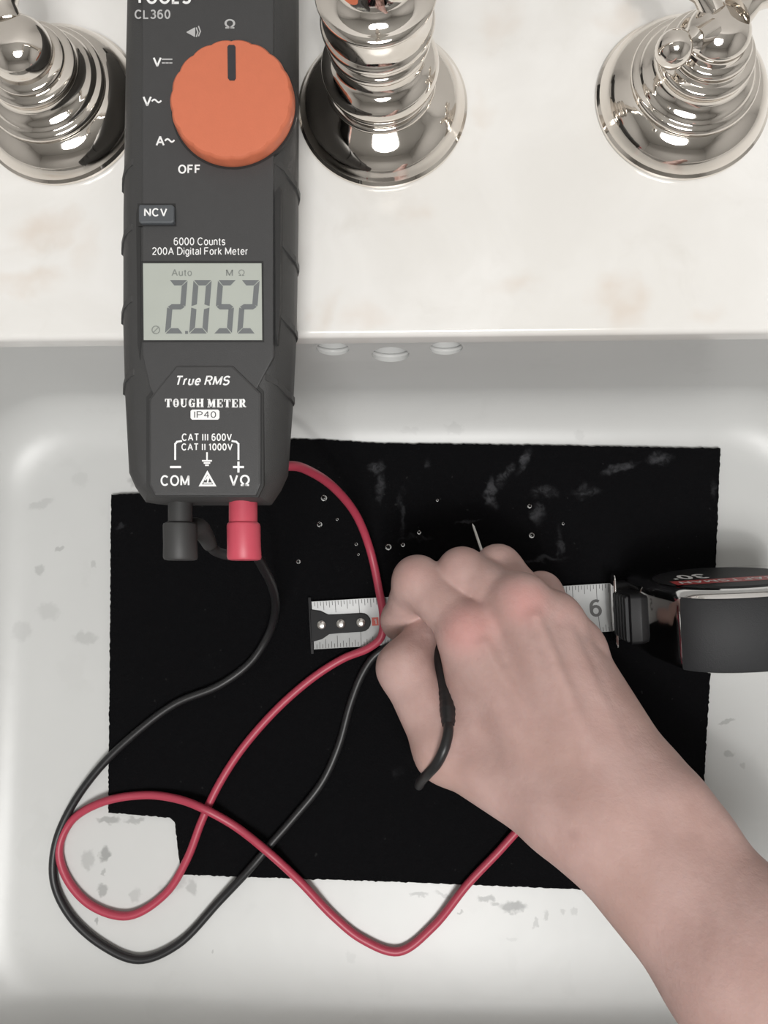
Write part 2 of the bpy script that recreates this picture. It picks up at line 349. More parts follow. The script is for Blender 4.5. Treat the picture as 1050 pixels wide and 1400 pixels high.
def fit_text(name, body, x0, x1, y0, y1, place, mat, parent, bold=0.0, shear=0.0, weight=None, font=None):
    """lettering cut from strokes and fitted into a rectangle; place(x, y) -> local 3D point"""
    w = weight or (.12+bold*3.4); V, F, x = [], [], 0.0; font = font or GL
    for ch in body:
        if ch == ' ': x += .36; continue
        adv, st = font[ch]
        for k in st:
            ww, pts = (k[0]*w, k[1]) if isinstance(k[0], float) else (w, k)
            for piece in split_sharp([(p[0]+x, p[1]) for p in pts], ww):
                v, f = ribbon(piece, ww); F += [tuple(i+len(V) for i in q) for q in f]; V += v
        x += adv+w+(.13 if font is GL else .02)
    V = [(a+shear*b, b) for a, b in V]
    ax, bx = min(c[0] for c in V), max(c[0] for c in V); ay, by = min(c[1] for c in V), max(c[1] for c in V)
    P3 = [place(x0+(c[0]-ax)/(bx-ax)*(x1-x0), y0+(c[1]-ay)/(by-ay)*(y1-y0)) for c in V]
    return mesh(name, P3, F, mat, parent)

# ------------------------------------------------------------------ the setting: room shell
ZC = 0.13                                   # counter top above the basin floor
YE = P(525, 459, ZC).y                      # counter edge over the basin
def plane_box(name, x0, x1, y0, y1, z0, z1, mat): return struct(box(name, ((x0+x1)/2, (y0+y1)/2, (z0+z1)/2), (x1-x0, y1-y0, z1-z0), mat))
YB = 0.32
plane_box('wall_back', -1.3, 1.3, YB, YB+.1, -.82, 1.62, M['wall'])
plane_box('wall_left', -1.4, -1.3, -1.6, YB+.1, -.82, 1.62, M['wall'])
plane_box('wall_right', 1.3, 1.4, -1.6, YB+.1, -.82, 1.62, M['wall'])
plane_box('wall_front', -1.3, 1.3, -1.7, -1.6, -.82, 1.62, M['wall'])
plane_box('ceiling', -1.4, 1.4, -1.6, YB+.1, 1.62, 1.7, M['ceil'])
plane_box('floor', -1.4, 1.4, -1.6, YB+.1, -.9, -.82, M['tilefloor'])

# ------------------------------------------------------------------ counter and basin
SX0, SX1, SY0, SY1 = -0.243, 0.232, -0.247, YE+0.0105
def counter():
    loops = []
    X0, X1, Y0, Y1 = -.75, .75, -.32, YB
    rr = 0.055
    def lp(ins, z): return [Vector((x, y, z)) for x, y in rrect(SX0-ins, SX1+ins, SY0-ins, YE+ins, rr+ins)]
    outT = [Vector((x, y, ZC)) for x, y in rrect(X0, X1, Y0, Y1, .004)]
    outB = [Vector((x, y, ZC-.009)) for x, y in rrect(X0, X1, Y0, Y1, .004)]
    R = .0028
    loops = [lp(0, ZC-.009), lp(0, ZC-R)]
    for k in range(1, 7):
        a = math.radians(90*k/6); loops.append(lp(R*(1-math.cos(a)), ZC-R+R*math.sin(a)))
    loops += [outT, outB, lp(0, ZC-.009)]
    V, F = loft(loops, False, False)
    o = mesh('marble_countertop', V, F, M['marble'], smooth=True, sharp=40)
    return tag(o, 'white marble countertop with tan veins around the undermount basin', 'countertop')
counter()

def basin():
    zt = ZC-.0092; R = .030
    def lp(ins, z, r=0.055): return [Vector((x, y, z)) for x, y in rrect(SX0+ins, SX1-ins, SY0+ins, SY1-ins, max(r-ins*.55, .012))]
    loops = [lp(0.0015, zt), lp(.0, zt-.002), lp(.001, .09), lp(.003, .07), lp(.005, R)]
    for k in range(1, 11):
        a = math.radians(90*k/10); loops.append(lp(.005+R*(1-math.cos(a)), R*(1-math.sin(a))))
    inner = loops
    T = .030
    def ol(z, e=0): return [Vector((x, y, z)) for x, y in rrect(SX0-T-e, SX1+T+e, SY0-T-e, SY1+T+e, .06)]
    allL = [ol(-.014), ol(zt-.014), ol(zt-.012, .012), ol(zt, .012)] + inner
    V, F = loft(allL)
    o = mesh('sink_basin', V, F, M['porcelain'], smooth=True, sharp=60)
    # overflow openings bored into the back wall
    spec = [(455, 474, .0074), (534, 480, .0086), (610, 473, .0074)]
    hs = []
    for i, (u, v, r) in enumerate(spec):
        d = ray(u, v); t = (SY1-.0005-CAM_LOC.y)/d.y; p = CAM_LOC+d*t
        hs.append((p, r))
        vs, fs = lathe([(r, -.02), (r, .0255), (r*.8, .0268)], 32)
        vs = [Vector((q.x+p.x, q.z+p.y, q.y+p.z)) for q in vs]
        c = mesh('cutter', vs, fs, None)
        md = o.modifiers.new('b', 'BOOLEAN'); md.operation = 'DIFFERENCE'; md.solver = 'EXACT'; md.object = c
        dg = bpy.context.evaluated_depsgraph_get(); me = bpy.data.meshes.new_from_object(o.evaluated_get(dg))
        o.modifiers.clear(); old = o.data; o.data = me; bpy.data.meshes.remove(old); bpy.data.objects.remove(c)
    o.data.name = 'sink_basin'
    for p in o.data.polygons: p.use_smooth = True
    o.data.set_sharp_from_angle(angle=math.radians(50))
    tag(o, 'white glazed rectangular sink basin with wet grey smudges under the black mat', 'sink')
    for p, r in hs:
        path = [Vector((p.x+(r+.0006)*math.cos(2*math.pi*k/40), SY1+.0001, p.z+(r+.0006)*math.sin(2*math.pi*k/40))) for k in range(40)]
        loops = []
        for k in range(40):
            a = 2*math.pi*k/40; e = Vector((math.cos(a), 0, math.sin(a)))
            loops.append([path[k]+e*(.0011*math.cos(b))+Vector((0, .0011*math.sin(b), 0)) for b in [2*math.pi*j/10 for j in range(10)]])
        V, F = loft(loops+[loops[0]], False, False)
        mesh('overflow_rim', V, F, M['porcelain'], o, smooth=True)
basin()

# ------------------------------------------------------------------ faucet pieces
def mm(prof): return [(r/1000, z/1000) for r, z in prof]
def fine(prof, sub=4):
    pts = spline([Vector((r, 0, z)) for r, z in prof], sub)
    return [(max(p.x, 1e-5), p.z) for p in pts]
FLANGE = [(33.0, 0), (33.6, .8), (33.6, 2.2), (32.6, 3.2)]
def spout():
    c = P(523, 149, ZC); root = empty('faucet_spout', (c.x, c.y, ZC))
    tag(root, 'polished nickel spout column on a round flange, between the two taps', 'faucet')
    V, F = lathe(mm([(0.1, 0)]+FLANGE)+fine(mm([(32.6, 3.2), (31.6, 5.0), (29.5, 8.8), (26.0, 12.2), (22.0, 14.6), (20.2, 15.6)]))+mm([(20.0, 15.7), (0.1, 15.7)]), 80)
    mesh('flange', V, F, M['chrome'], root, smooth=True, sharp=35)
    V, F = lathe(mm([(0.1, 15.6), (20.0, 15.6)])+fine(mm([(20.0, 15.6), (20.9, 16.6), (20.4, 17.9), (19.0, 18.5)]))+fine(mm([(18.8, 18.6), (19.6, 19.3), (19.2, 20.3), (18.4, 20.8)]))+fine(mm([(18.6, 21), (20.6, 22.6), (21.6, 25.4), (21.0, 28.6), (18.6, 31.6), (16.6, 33.2), (15.8, 35.5), (15.9, 37.6), (17.0, 39.2)]))+mm([(17.0, 39.2), (0.1, 39.2)]), 80)
    mesh('lower_column', V, F, M['chrome'], root, smooth=True, sharp=35)
    V, F = lathe(mm([(0.1, 39.2), (17.0, 39.2)])+fine(mm([(17.2, 39.3), (18.2, 40.5), (18.1, 42.2), (17.2, 43.0)]))+fine(mm([(17.0, 43.2), (17.0, 45.2), (18.4, 46.6), (19.4, 48.0), (19.3, 49.6), (18.5, 50.6)]))+mm([(18.4, 50.8), (18.4, 60.0)])+fine(mm([(18.5, 60.2), (19.6, 61.0), (19.7, 62.2), (18.6, 63.2), (16.0, 64.0), (13.0, 66.5), (11.5, 74), (11, 100), (10.5, 170), (10.5, 290)])), 80)
    mesh('upper_column', V, F, M['chrome'], root, smooth=True, sharp=35)
    path = [Vector((0, 0, .285))]+[Vector((0, -.055+.055*math.cos(a), .30+.055*math.sin(a))) for a in [math.pi*k/16 for k in range(17)]]+[Vector((0, -.11, .285))]
    V, F = tube(path, .0105, 24); mesh('gooseneck', V, F, M['chrome'], root, smooth=True, sharp=40)
spout()

def handle(u, v, label, lever_dir, right):
    c = P(u, v, ZC); root = empty('sink_tap', (c.x, c.y, ZC)); tag(root, label, 'tap', 'taps flanking the spout')
    V, F = lathe(mm([(0.1, 0)]+FLANGE)+fine(mm([(32.6, 3.2), (31.8, 5.2), (29.8, 9.0), (26.8, 12.0), (24.2, 13.6)]))+mm([(23.6, 13.8), (0.1, 13.8)]), 80)
    mesh('flange', V, F, M['chrome'], root, smooth=True, sharp=35)
    V, F = lathe(mm([(0.1, 13.7), (23.2, 13.7)])+fine(mm([(23.4, 13.8), (24.0, 15.0), (23.4, 16.4), (21.8, 17.2)]))+fine(mm([(21.4, 17.4), (20.4, 18.8), (18.6, 20.0), (17.2, 21.6), (16.6, 23.6), (17.0, 25.2)]))+mm([(17.0, 25.3), (0.1, 25.3)]), 80)
    mesh('collar', V, F, M['chrome'], root, smooth=True, sharp=35)
    if not right:
        pr = mm([(0.1, 25.2), (16.8, 25.2)])+fine(mm([(17.0, 25.3), (17.3, 26.3), (16.6, 27.2), (14.8, 27.8)]))+fine(mm([(14.2, 28), (14.4, 29.2), (13.6, 30.2), (12.2, 30.8)]))+fine(mm([(11.8, 31), (12.0, 34), (11.0, 38), (8.2, 41.2), (4.5, 43), (0.1, 43.5)]))
        hz = .037
    else:
        pr = mm([(0.1, 25.2), (16.8, 25.2)])+fine(mm([(17.0, 25.3), (17.5, 26.5), (16.8, 27.8), (15.2, 28.4)]))+fine(mm([(14.4, 28.6), (13.6, 30), (14.0, 32), (13.2, 33.4), (12.0, 34)]))+fine(mm([(11.2, 34.2), (10.6, 36), (11.0, 38), (10.0, 40), (8.0, 42), (5.5, 43.4), (0.1, 44)]))
        hz = .040
    V, F = lathe(pr, 80); mesh('hub', V, F, M['chrome'], root, smooth=True, sharp=35)
    d = Vector(lever_dir).normalized()
    def lever(prof, a, b):
        path = [a+(b-a)*s for s, _ in prof]
        lp = []; t = (b-a).normalized(); up = t.orthogonal().normalized(); s2 = t.cross(up)
        for (s, r), q in zip(prof, path): lp.append([q+up*(r*math.cos(2*math.pi*k/28))+s2*(r*math.sin(2*math.pi*k/28)) for k in range(28)])
        return loft(lp)
    a = Vector((0, 0, hz)); b = a+d*.078+Vector((0, 0, .012))
    prof = [(.08, .006), (.16, .0045), (.2, .006), (.24, .0066), (.28, .006), (.32, .0042), (.36, .0052), (.40, .0052), (.44, .0040), (.60, .0048), (.8, .0062), (.9, .0066), (.96, .005), (1, .001)]
    V, F = lever(prof, a, b); mesh('lever', V, F, M['chrome'], root, smooth=True, sharp=50)
    if right:
        for e, ln in ((Vector((-.86, -.51, 0)), .021), (Vector((-.55, .84, 0)), .024)):
            e = e.normalized(); q = a+e*ln+Vector((0, 0, .004))
            V, F = lever([(.2, .004), (.5, .0034), (.62, .0046), (.7, .0034), (1, .003)], a, q); ar = mesh('handle_arm', V, F, M['chrome'], root, smooth=True, sharp=50)
            sp = [(.0062*math.sin(math.pi*k/14)+1e-6, -.0062*math.cos(math.pi*k/14)) for k in range(15)]
            V, F = lathe(sp, 28, q); mesh('ball_end', V, F, M['chrome'], ar, smooth=True)
handle(84, 147, 'polished nickel tap with a domed hub, left of the meter', (-.28, 1, 0), False)
handle(931, 137, 'polished nickel tap with ball-tipped arms, near the top right corner', (.75, .65, 0), True)

# ------------------------------------------------------------------ black mat in the basin
def black_mat():
    z0, z1 = .0003, .0032
    corners = [(152,676),(150,890),(148,1111),(232,1118),(239,1124),(247,1196),(520,1205),(815,1217),(958,1222),(963,1060),(976,840),(985,613),(700,608),(520,606),(440,601),(240,597),(226,600),(220,668),(210,674)]
    pts = []
    for i in range(len(corners)):
        a = P(*corners[i], z1); b = P(*corners[(i+1) % len(corners)], z1)
        n = max(1, int((b-a).length/.0012)); d = (b-a); nrm = Vector((-d.y, d.x, 0)).normalized()
        for k in range(n): pts.append(a+d*(k/n)+nrm*(rng.normal()*.00016))
    lo = [Vector((p.x, p.y, z0)) for p in pts]; m1 = [Vector((p.x, p.y, z1-.0006)) for p in pts]
    c = Vector((sum(p.x for p in pts)/len(pts), sum(p.y for p in pts)/len(pts), 0))
    hi = [Vector((p.x, p.y, z1)) for p in pts]
    V, F = loft([lo, m1, hi]); o = mesh('felt_mat', V, F, M['felt'])
    tag(o, 'black felt mat with notched corners lying on the basin floor, streaked with damp', 'mat')
black_mat()
def droplet_mesh(r):
    prof = [(r*math.cos(math.radians(a)), r*.75*math.sin(math.radians(a))) for a in (0, 20, 40, 60, 78)]
    V, F = lathe(prof, 14); return V, F
DROPS = [(443,681,.0017,'large clear droplet on the mat nearest the meter, left of the red wire'),(437,717,.0015,'clear droplet on the mat left of the red wire, just below the large one'),
 (531,748,.0017,'large clear droplet on the mat right beside the red wire'),(551,745,.0011,'small clear droplet between the large one and the forefinger'),(461,710,.0008,'tiny droplet hard against the left side of the red wire'),
 (487,744,.0009,'small droplet tucked inside the bend of the red wire'),(408,768,.0012,'lone droplet below the red plug, beside the black wire'),(724,692,.0012,'clear droplet on the mat above the hand, right of the probe tip'),
 (727,732,.0015,'larger droplet on the mat just above the ring and little fingers'),(490,758,.0007,'tiniest droplet left of the red wire, lowest of that cluster'),(573,728,.0011,'clear droplet on a damp streak above the forefinger'),
 (770,716,.0008,'small droplet farthest right on the mat'),(598,684,.0008,'small lone droplet on the mat up-left of the bare probe tip')]
for (u, v, r, lb) in DROPS:
    p = P(u, v, .0032); V, F = droplet_mesh(r)
    o = mesh('water_droplet', V, F, M['water'], smooth=True); o.location = (p.x, p.y, .00322)
    tag(o, lb, 'droplet', 'water droplets on the mat')

# ------------------------------------------------------------------ clamp meter lying on the counter edge
TM = 0.034; TILT = math.radians(2.6)
def meter():
    x0 = P(285, 300, ZC+.026).x
    root = empty('clamp_meter', (x0, YE+.004, ZC+.0002), (TILT, 0, 0))
    tag(root, 'dark grey digital fork meter with orange dial reading 2.052, overhanging the basin', 'meter')
    MW = Matrix.Translation((x0, YE+.004, ZC+.0002)) @ Euler((TILT, 0, 0)).to_matrix().to_4x4(); MI = MW.inverted()
    def Q(u, v, h):        # local point at local height h
        o = MI @ CAM_LOC; d = MI.to_3x3() @ ray(u, v); t = (h-o.z)/d.z; return o+d*t
    ZS = TM*.6
    # half width along the length, read at the widest level
    rows = [(-330, 40), (-300, 66), (-200, 100), (-110, 122), (-30, 124), (100, 124), (300, 123), (450, 120), (540, 115.5), (600, 111), (648, 107.5), (668, 98), (687, 84)]
    prof = []
    for v, hw in rows:
        a = Q(285, v, ZS); s = FPX/((CAM_LOC.z)-(MW @ a).z)
        prof.append((a.y, hw/s))
    def outline(sx, ins, z, dy=0.0):
        pr = [(y, max(wd*sx-ins, .004)) for y, wd in prof]
        ymax, ymin = pr[0][0]-ins-dy, pr[-1][0]+ins+dy
        pr = [(min(max(y, ymin), ymax), wd) for y, wd in pr]
        right = [(wd, y) for y, wd in pr]; left = [(-wd, y) for y, wd in reversed(pr)]
        return [Vector((x, y, z)) for x, y in right+left]
    def dens(lp, m=3):
        out = []
        for i in range(len(lp)):
            a, b = lp[i], lp[(i+1) % len(lp)]
            for k in range(m): out.append(a+(b-a)*(k/m))
        return out
    loops = [outline(.84, .0012, 0, .001), outline(.86, 0, .0016), outline(.94, 0, TM*.2), outline(.985, 0, TM*.36), outline(1.0, 0, TM*.52), outline(1.0, 0, TM*.68),
             outline(1.0, .0008, TM*.76), outline(1.0, .0030, TM*.90), outline(1.0, .0052, TM*.965), outline(1.0, .0075, TM)]
    V, F = loft([dens(l) for l in loops]); body = mesh('housing', V, F, M['meter'], root, smooth=True, sharp=28)
    # fork jaws beyond the top edge of the frame
    yt = prof[0][0]
    for s in (-1, 1):
        path = [Vector((s*.012, yt-.004, TM*.5)), Vector((s*.017, yt+.006, TM*.5)), Vector((s*.0185, yt+.014, TM*.5)), Vector((s*.0165, yt+.022, TM*.5))]
        V, F = tube(spline(path, 5), lambda t: .0075-.003*t, 12); mesh('fork_jaw', V, F, M['meter'], root, smooth=True)
    # face plate, side grooves and lower panel
    def flat(name, pts, h0, h1, mat, par=root, bev=0.0):
        q = [Q(u, v, h1) for u, v in pts]
        return prism(name, [(p.x, p.y) for p in q], h0, h1, mat, par, bev)
    flat('face_plate', [(194,-90),(374,-90),(374,488),(352,530),(350,548),(214,548),(204,530),(194,485)], TM-.001, TM+.0006, M['meter_face'], bev=.0005)
    flat('lower_panel', [(211,678),(203,662),(203,545),(240,499),(318,499),(357,537),(357,662),(350,678)], TM-.001, TM+.0013, M['meter_face'], bev=.0009)
    flat('panel_edge', [(207,680),(200,664),(200,543),(238,495.5),(320,495.5),(360.5,535),(360.5,664),(353,680)], TM-.001, TM+.0004, M['groove'])
    for pts in ([(186,292),(189,280),(192,284),(193,470),(191,492),(188,470)], [(376,262),(382,255),(384,262),(383,420),(379,470),(377,450)]):
        flat('side_groove', pts, TM-.003, TM+.0002, M['groove'])
    # grip ribs along both flanks
    for s, vs in ((-1, (262, 347, 441, 537)), (1, (262, 362, 455, 545))):
        for v in vs:
            a = Q(285, v, ZS); wd = np.interp(-a.y, [-p[0] for p in prof], [p[1] for p in prof])
            lp = []
            for z, ins in ((TM*.30, .0006), (TM*.45, -.0006), (TM*.70, -.0007), (TM*.80, .0006), (TM*.92, .0030), (TM*1.0, .0066)):
                dy = .0026 if z < TM*.75 else .0026+(z-TM*.75)*.55
                lp.append([Vector((s*(wd-ins), a.y-.0011+dy-.0026, z)), Vector((s*(wd-ins), a.y+.0011+dy-.0026, z)), Vector((s*(wd-ins-.003), a.y+.0011+dy-.0026, z-.001)), Vector((s*(wd-ins-.003), a.y-.0011+dy-.0026, z-.001))])
            V, F = loft(lp); mesh('grip_rib', V, F, M['meter'], root)
    # dial
    HD = TM+.0062
    cD = Q(317, 138.5, HD-.002); k = FPX/(CAM_LOC.z-(MW @ cD).z); R = 91/k
    n = 216; loops = []
    def ring(r, z, dep):
        out = []
        for j in range(n):
            a = 2*math.pi*j/n; sc = abs(math.cos(a*9))**.7 if True else 0
            rr = r*(1-dep*(1-sc)); out.append(Vector((rr*math.cos(a), rr*math.sin(a), z)))
        return out
    zt = HD
    L0 = [ring(R*.985, TM, .0), ring(R, TM+.0010, .0), ring(R, TM+.0020, .0), ring(R*.998, TM+.0028, .012), ring(R*.992, zt-.0016, .02), ring(R*.98, zt-.0007, .025), ring(R*.95, zt-.0001, .025), ring(R*.84, zt, .035), ring(R*.70, zt, .0), ring(R*.3, zt, .0)]
    V, F = loft(L0); dial = mesh('dial', [v+Vector((cD.x, cD.y, 0)) for v in V], F, M['orange'], root, smooth=True, sharp=40)
    pr = [Q(u, v, zt+.0001) for u, v in ((311,64),(313,61.5),(320,61.5),(322,64),(322.5,107),(320.5,110),(314,110),(311.5,107))]
    prism('pointer_mark', [(p.x, p.y) for p in pr], zt-.001, zt+.0002, M['pointer'], dial)
    V, F = lathe([(R*1.035, TM-.001), (R*1.035, TM+.0007), (R*.9, TM+.0007)], 72, (cD.x, cD.y, 0)); mesh('dial_recess', V, F, M['groove'], root, smooth=True, sharp=30)
    # button
    bq = [Q(u, v, TM+.0025) for u, v in ((189,282),(191,279),(235,279),(238,282),(238,302),(235,305),(192,305),(189,302))]
    btn = prism('button', [(p.x, p.y) for p in bq], TM-.001, TM+.0025, M['button'], root, .0006)
    sq = [Q(u, v, TM+.0008) for u, v in ((188,278),(240,278),(241,309),(189,309))]
    prism('button_recess', [(p.x, p.y) for p in sq], TM-.001, TM+.0007, M['groove'], root)
    # lettering
    def T(body, x0, x1, y0, y1, h=TM+.00066, mat=M['print'], par=root, name='printed_text', **kw):
        return fit_text(name, body, x0, x1, -y1, -y0, lambda x, y: Q(x, -y, h), mat, par, **kw)
    def poly(name, pts, h, mat, par=root):
        q = [Q(u, v, h) for u, v in pts]
        return mesh(name, q, [tuple(range(len(q)))], mat, par)
    def strokes(name, lines, wpx, h, mat, par=root):
        V, F = [], []
        for ln in lines:
            for (a, b) in zip(ln[:-1], ln[1:]):
                dx, dy = b[0]-a[0], b[1]-a[1]; l = math.hypot(dx, dy); nx, ny = -dy/l*wpx/2, dx/l*wpx/2; ex, ey = dx/l*wpx*.35, dy/l*wpx*.35
                i = len(V); V += [Q(a[0]+nx-ex, a[1]+ny-ey, h), Q(b[0]+nx+ex, b[1]+ny+ey, h), Q(b[0]-nx+ex, b[1]-ny+ey, h), Q(a[0]-nx-ex, a[1]-ny-ey, h)]; F.append((i, i+1, i+2, i+3)); h += .000004
        return mesh(name, V, F, mat, par)
    T('TOOLS', 186, 261, -13, 5.5, bold=.03); T('CL360', 184, 233, 13, 26, bold=.02, mat=M['print_dim'])
    T('Ω', 307, 321.5, 26, 39, bold=.02, mat=M['print_dim'])
    strokes('sound_symbol', [[(256,44),(266,38.5),(266,49.5),(256,44)], [(268.5,38),(270.5,44),(268.5,50)], [(271.5,36),(274,43),(271.5,49)]], 1.6, TM+.00066, M['print_dim'])
    poly('sound_cone', [(255,44),(266,37.5),(266,49.5)], TM+.00065, M['print_dim'])
    T('V', 209, 221, 78.5, 91, bold=.02)
    strokes('dc_symbol', [[(222,81),(235,81)], [(222,86),(225,86)], [(227,86),(230,86)], [(232,86),(235,86)]], 1.8, TM+.00066, M['print_dim'])
    T('V', 195, 207.5, 132, 145, bold=.02); T('A', 213, 225, 186, 199, bold=.02)
    for (xa, yc) in ((208, 138), (226, 192)):
        strokes('ac_symbol', [[(xa+i*1.5, yc-2.0*math.sin(i/8*2*math.pi)) for i in range(9)]], 2.2, TM+.00066, M['print'])
    T('OFF', 243.5, 273.5, 225, 237.5, bold=.025)
    T('NCV', 197, 228.5, 284.5, 296, h=TM+.0026, bold=.02, par=btn)
    T('6000 Counts', 237.5, 308, 324.5, 335.5, bold=.005); T('200A Digital Fork Meter', 208, 338.5, 337.5, 351, bold=.005)
    HP = TM+.00136
    T('True RMS', 242, 315, 513.5, 527, h=HP, bold=.02, shear=.25)
    T('TOUGH', 225.5, 278.5, 545, 557, h=HP, weight=.17, font=SLAB); T('METER', 283.5, 336.5, 545, 557, h=HP, weight=.17, font=SLAB)
    ip = [Q(u, v, HP) for u, v in ((260.5,562),(262.5,560),(298,560),(300,562),(300,571.5),(298,573.8),(262.5,573.8),(260.5,571.5))]
    bd = mesh('rating_badge', ip, [tuple(range(8))], M['print'], root)
    T('IP40', 265.5, 295.5, 562.2, 571.4, h=HP+.00005, mat=M['meter_face'], par=bd)
    T('CAT III 600V', 248.5, 317, 592.5, 603, h=HP, bold=.02); T('CAT II 1000V', 248, 318, 606, 616, h=HP, bold=.02)
    strokes('bracket_line', [[(248,603),(242,604),(239.5,607),(239.5,628)]], 2.6, HP, M['print']); strokes('bracket_line', [[(317.5,603),(323,604),(326,607),(326,628)]], 2.6, HP, M['print'])
    strokes('ground_symbol', [[(283,619),(283,629)], [(277,630),(289,630)], [(279.3,633),(286.7,633)], [(281.2,636),(284.8,636)]], 2.2, HP, M['print'])
    strokes('minus_sign', [[(233.5,638.5),(246.5,638.5)]], 3.0, HP, M['print']); strokes('plus_sign', [[(319.5,638.5),(332.5,638.5)], [(326,632),(326,645)]], 3.0, HP, M['print'])
    T('COM', 219.5, 259, 649.5, 664.5, h=HP, bold=.02); T('V', 313.5, 325.5, 649.5, 664, h=HP, bold=.02); T('Ω', 328, 341.5, 649, 664.5, h=HP, bold=.02)
    wt = poly('warning_triangle', [(271.5,665),(283.5,643),(296,665)], HP, M['print'])
    poly('triangle_inner', [(276.2,662.3),(283.6,648.6),(291.3,662.3)], HP+.00004, M['meter_face'], wt)
    strokes('triangle_mark', [[(281,656),(284,651),(284,659)], [(286.5,651),(283.5,660)], [(279,660.5),(289,660.5)]], 1.8, HP+.00008, M['print'], wt)
    # display
    lf = [Q(u, v, TM+.0007) for u, v in ((193,357),(360,357),(361,467.5),(194,467.5))]
    prism('display_bezel', [(p.x, p.y) for p in lf], TM-.001, TM+.0008, M['groove'], root)
    sc = [Q(u, v, TM+.00085) for u, v in ((195.5,360),(357.5,360),(358.5,465),(196.5,465))]
    scr = prism('display_screen', [(p.x, p.y) for p in sc], TM-.001, TM+.00086, M['lcd'], root)
    HS = TM+.00092
    SEG = {'2': 'abged', '0': 'abcdef', '5': 'afgcd'}
    def digit(ch, x, w_=25.0, y0=383.0, y1=456.0, th=7.4):
        ym = (y0+y1)/2; g = .9; sl = 6.0
        def S(px, py): return (px+sl*(y1-py)/(y1-y0)-sl*.0, py)
        a, b = x, x+w_
        segs = {'a': [(a+g,y0),(b-g,y0),(b-th,y0+th),(a+th,y0+th)], 'd': [(a+g,y1),(b-g,y1),(b-th,y1-th),(a+th,y1-th)],
                'f': [(a,y0+g),(a+th,y0+th+g),(a+th,ym-th*.45),(a,ym-g)], 'b': [(b,y0+g),(b-th,y0+th+g),(b-th,ym-th*.45),(b,ym-g)],
                'e': [(a,y1-g),(a+th,y1-th-g),(a+th,ym+th*.45),(a,ym+g)], 'c': [(b,y1-g),(b-th,y1-th-g),(b-th,ym+th*.45),(b,ym+g)],
                'g': [(a+g,ym),(a+th*.8,ym-th*.5),(b-th*.8,ym-th*.5),(b-g,ym),(b-th*.8,ym+th*.5),(a+th*.8,ym+th*.5)]}
        V, F = [], []
        for s in SEG[ch]:
            q = [Q(*S(px, py), HS) for px, py in segs[s]]; F.append(tuple(range(len(V), len(V)+len(q)))); V += q
        mesh('lcd_digit', V, F, M['lcdseg'], scr)
    for ch, x in (('2', 225.5), ('0', 258.5), ('5', 292), ('2', 324)): digit(ch, x)
    poly('decimal_point', [(253,452.5),(257,452.5),(257,456.5),(253,456.5)], HS, M['lcdseg'], scr)
    T('Auto', 234.5, 262.5, 368, 377.5, h=HS, mat=M['lcddim'], par=scr, name='display_text', bold=.01); T('M', 309, 318.5, 368.5, 377, h=HS, mat=M['lcddim'], par=scr, name='display_text', bold=.02); T('Ω', 326, 334.5, 368.5, 377, h=HS, mat=M['lcddim'], par=scr, name='display_text')
    cc = [(213+5.2*math.cos(a), 451+5.2*math.sin(a)) for a in [2*math.pi*i/20 for i in range(21)]]
    strokes('power_icon', [cc, [(209.5,454.5),(216.5,447.5)]], 1.3, HS, M['lcddim'], scr)
    return root
meter()

# ------------------------------------------------------------------ test leads
def plug(parent, off, u0, u1, u0b, u1b, mat):
    z = ZC+.0165
    a = P((u0+u1)/2, 676, z); b = P((u0+u1)/2, 714, z); c = P((u0b+u1b)/2, 716, z); e = P((u0b+u1b)/2+1, 765, z-.0015)
    k = FPX/(CAM_LOC.z-z); r0 = (u1-u0)/2/k; r1 = (u1b-u0b)/2/k
    lp = []
    def circ(p, r, sq=1.0): return [p+Vector((r*math.cos(t), 0, r*sq*math.sin(t))) for t in [2*math.pi*j/32 for j in range(32)]]
    loops = [circ(a, r0), circ(b, r0), circ(c+Vector((0, .0006, 0)), r0*1.0), circ(c, r1*.96), circ(c+(e-c)*.06, r1), circ(c+(e-c)*.6, r1), circ(c+(e-c)*.93, r1*1.03), circ(e, r1*.97), circ(e-Vector((0, .0003, 0)), r1*.8)]
    V, F = loft(loops); return mesh('banana_plug', V, F, mat, parent, smooth=True, sharp=35, off=off)
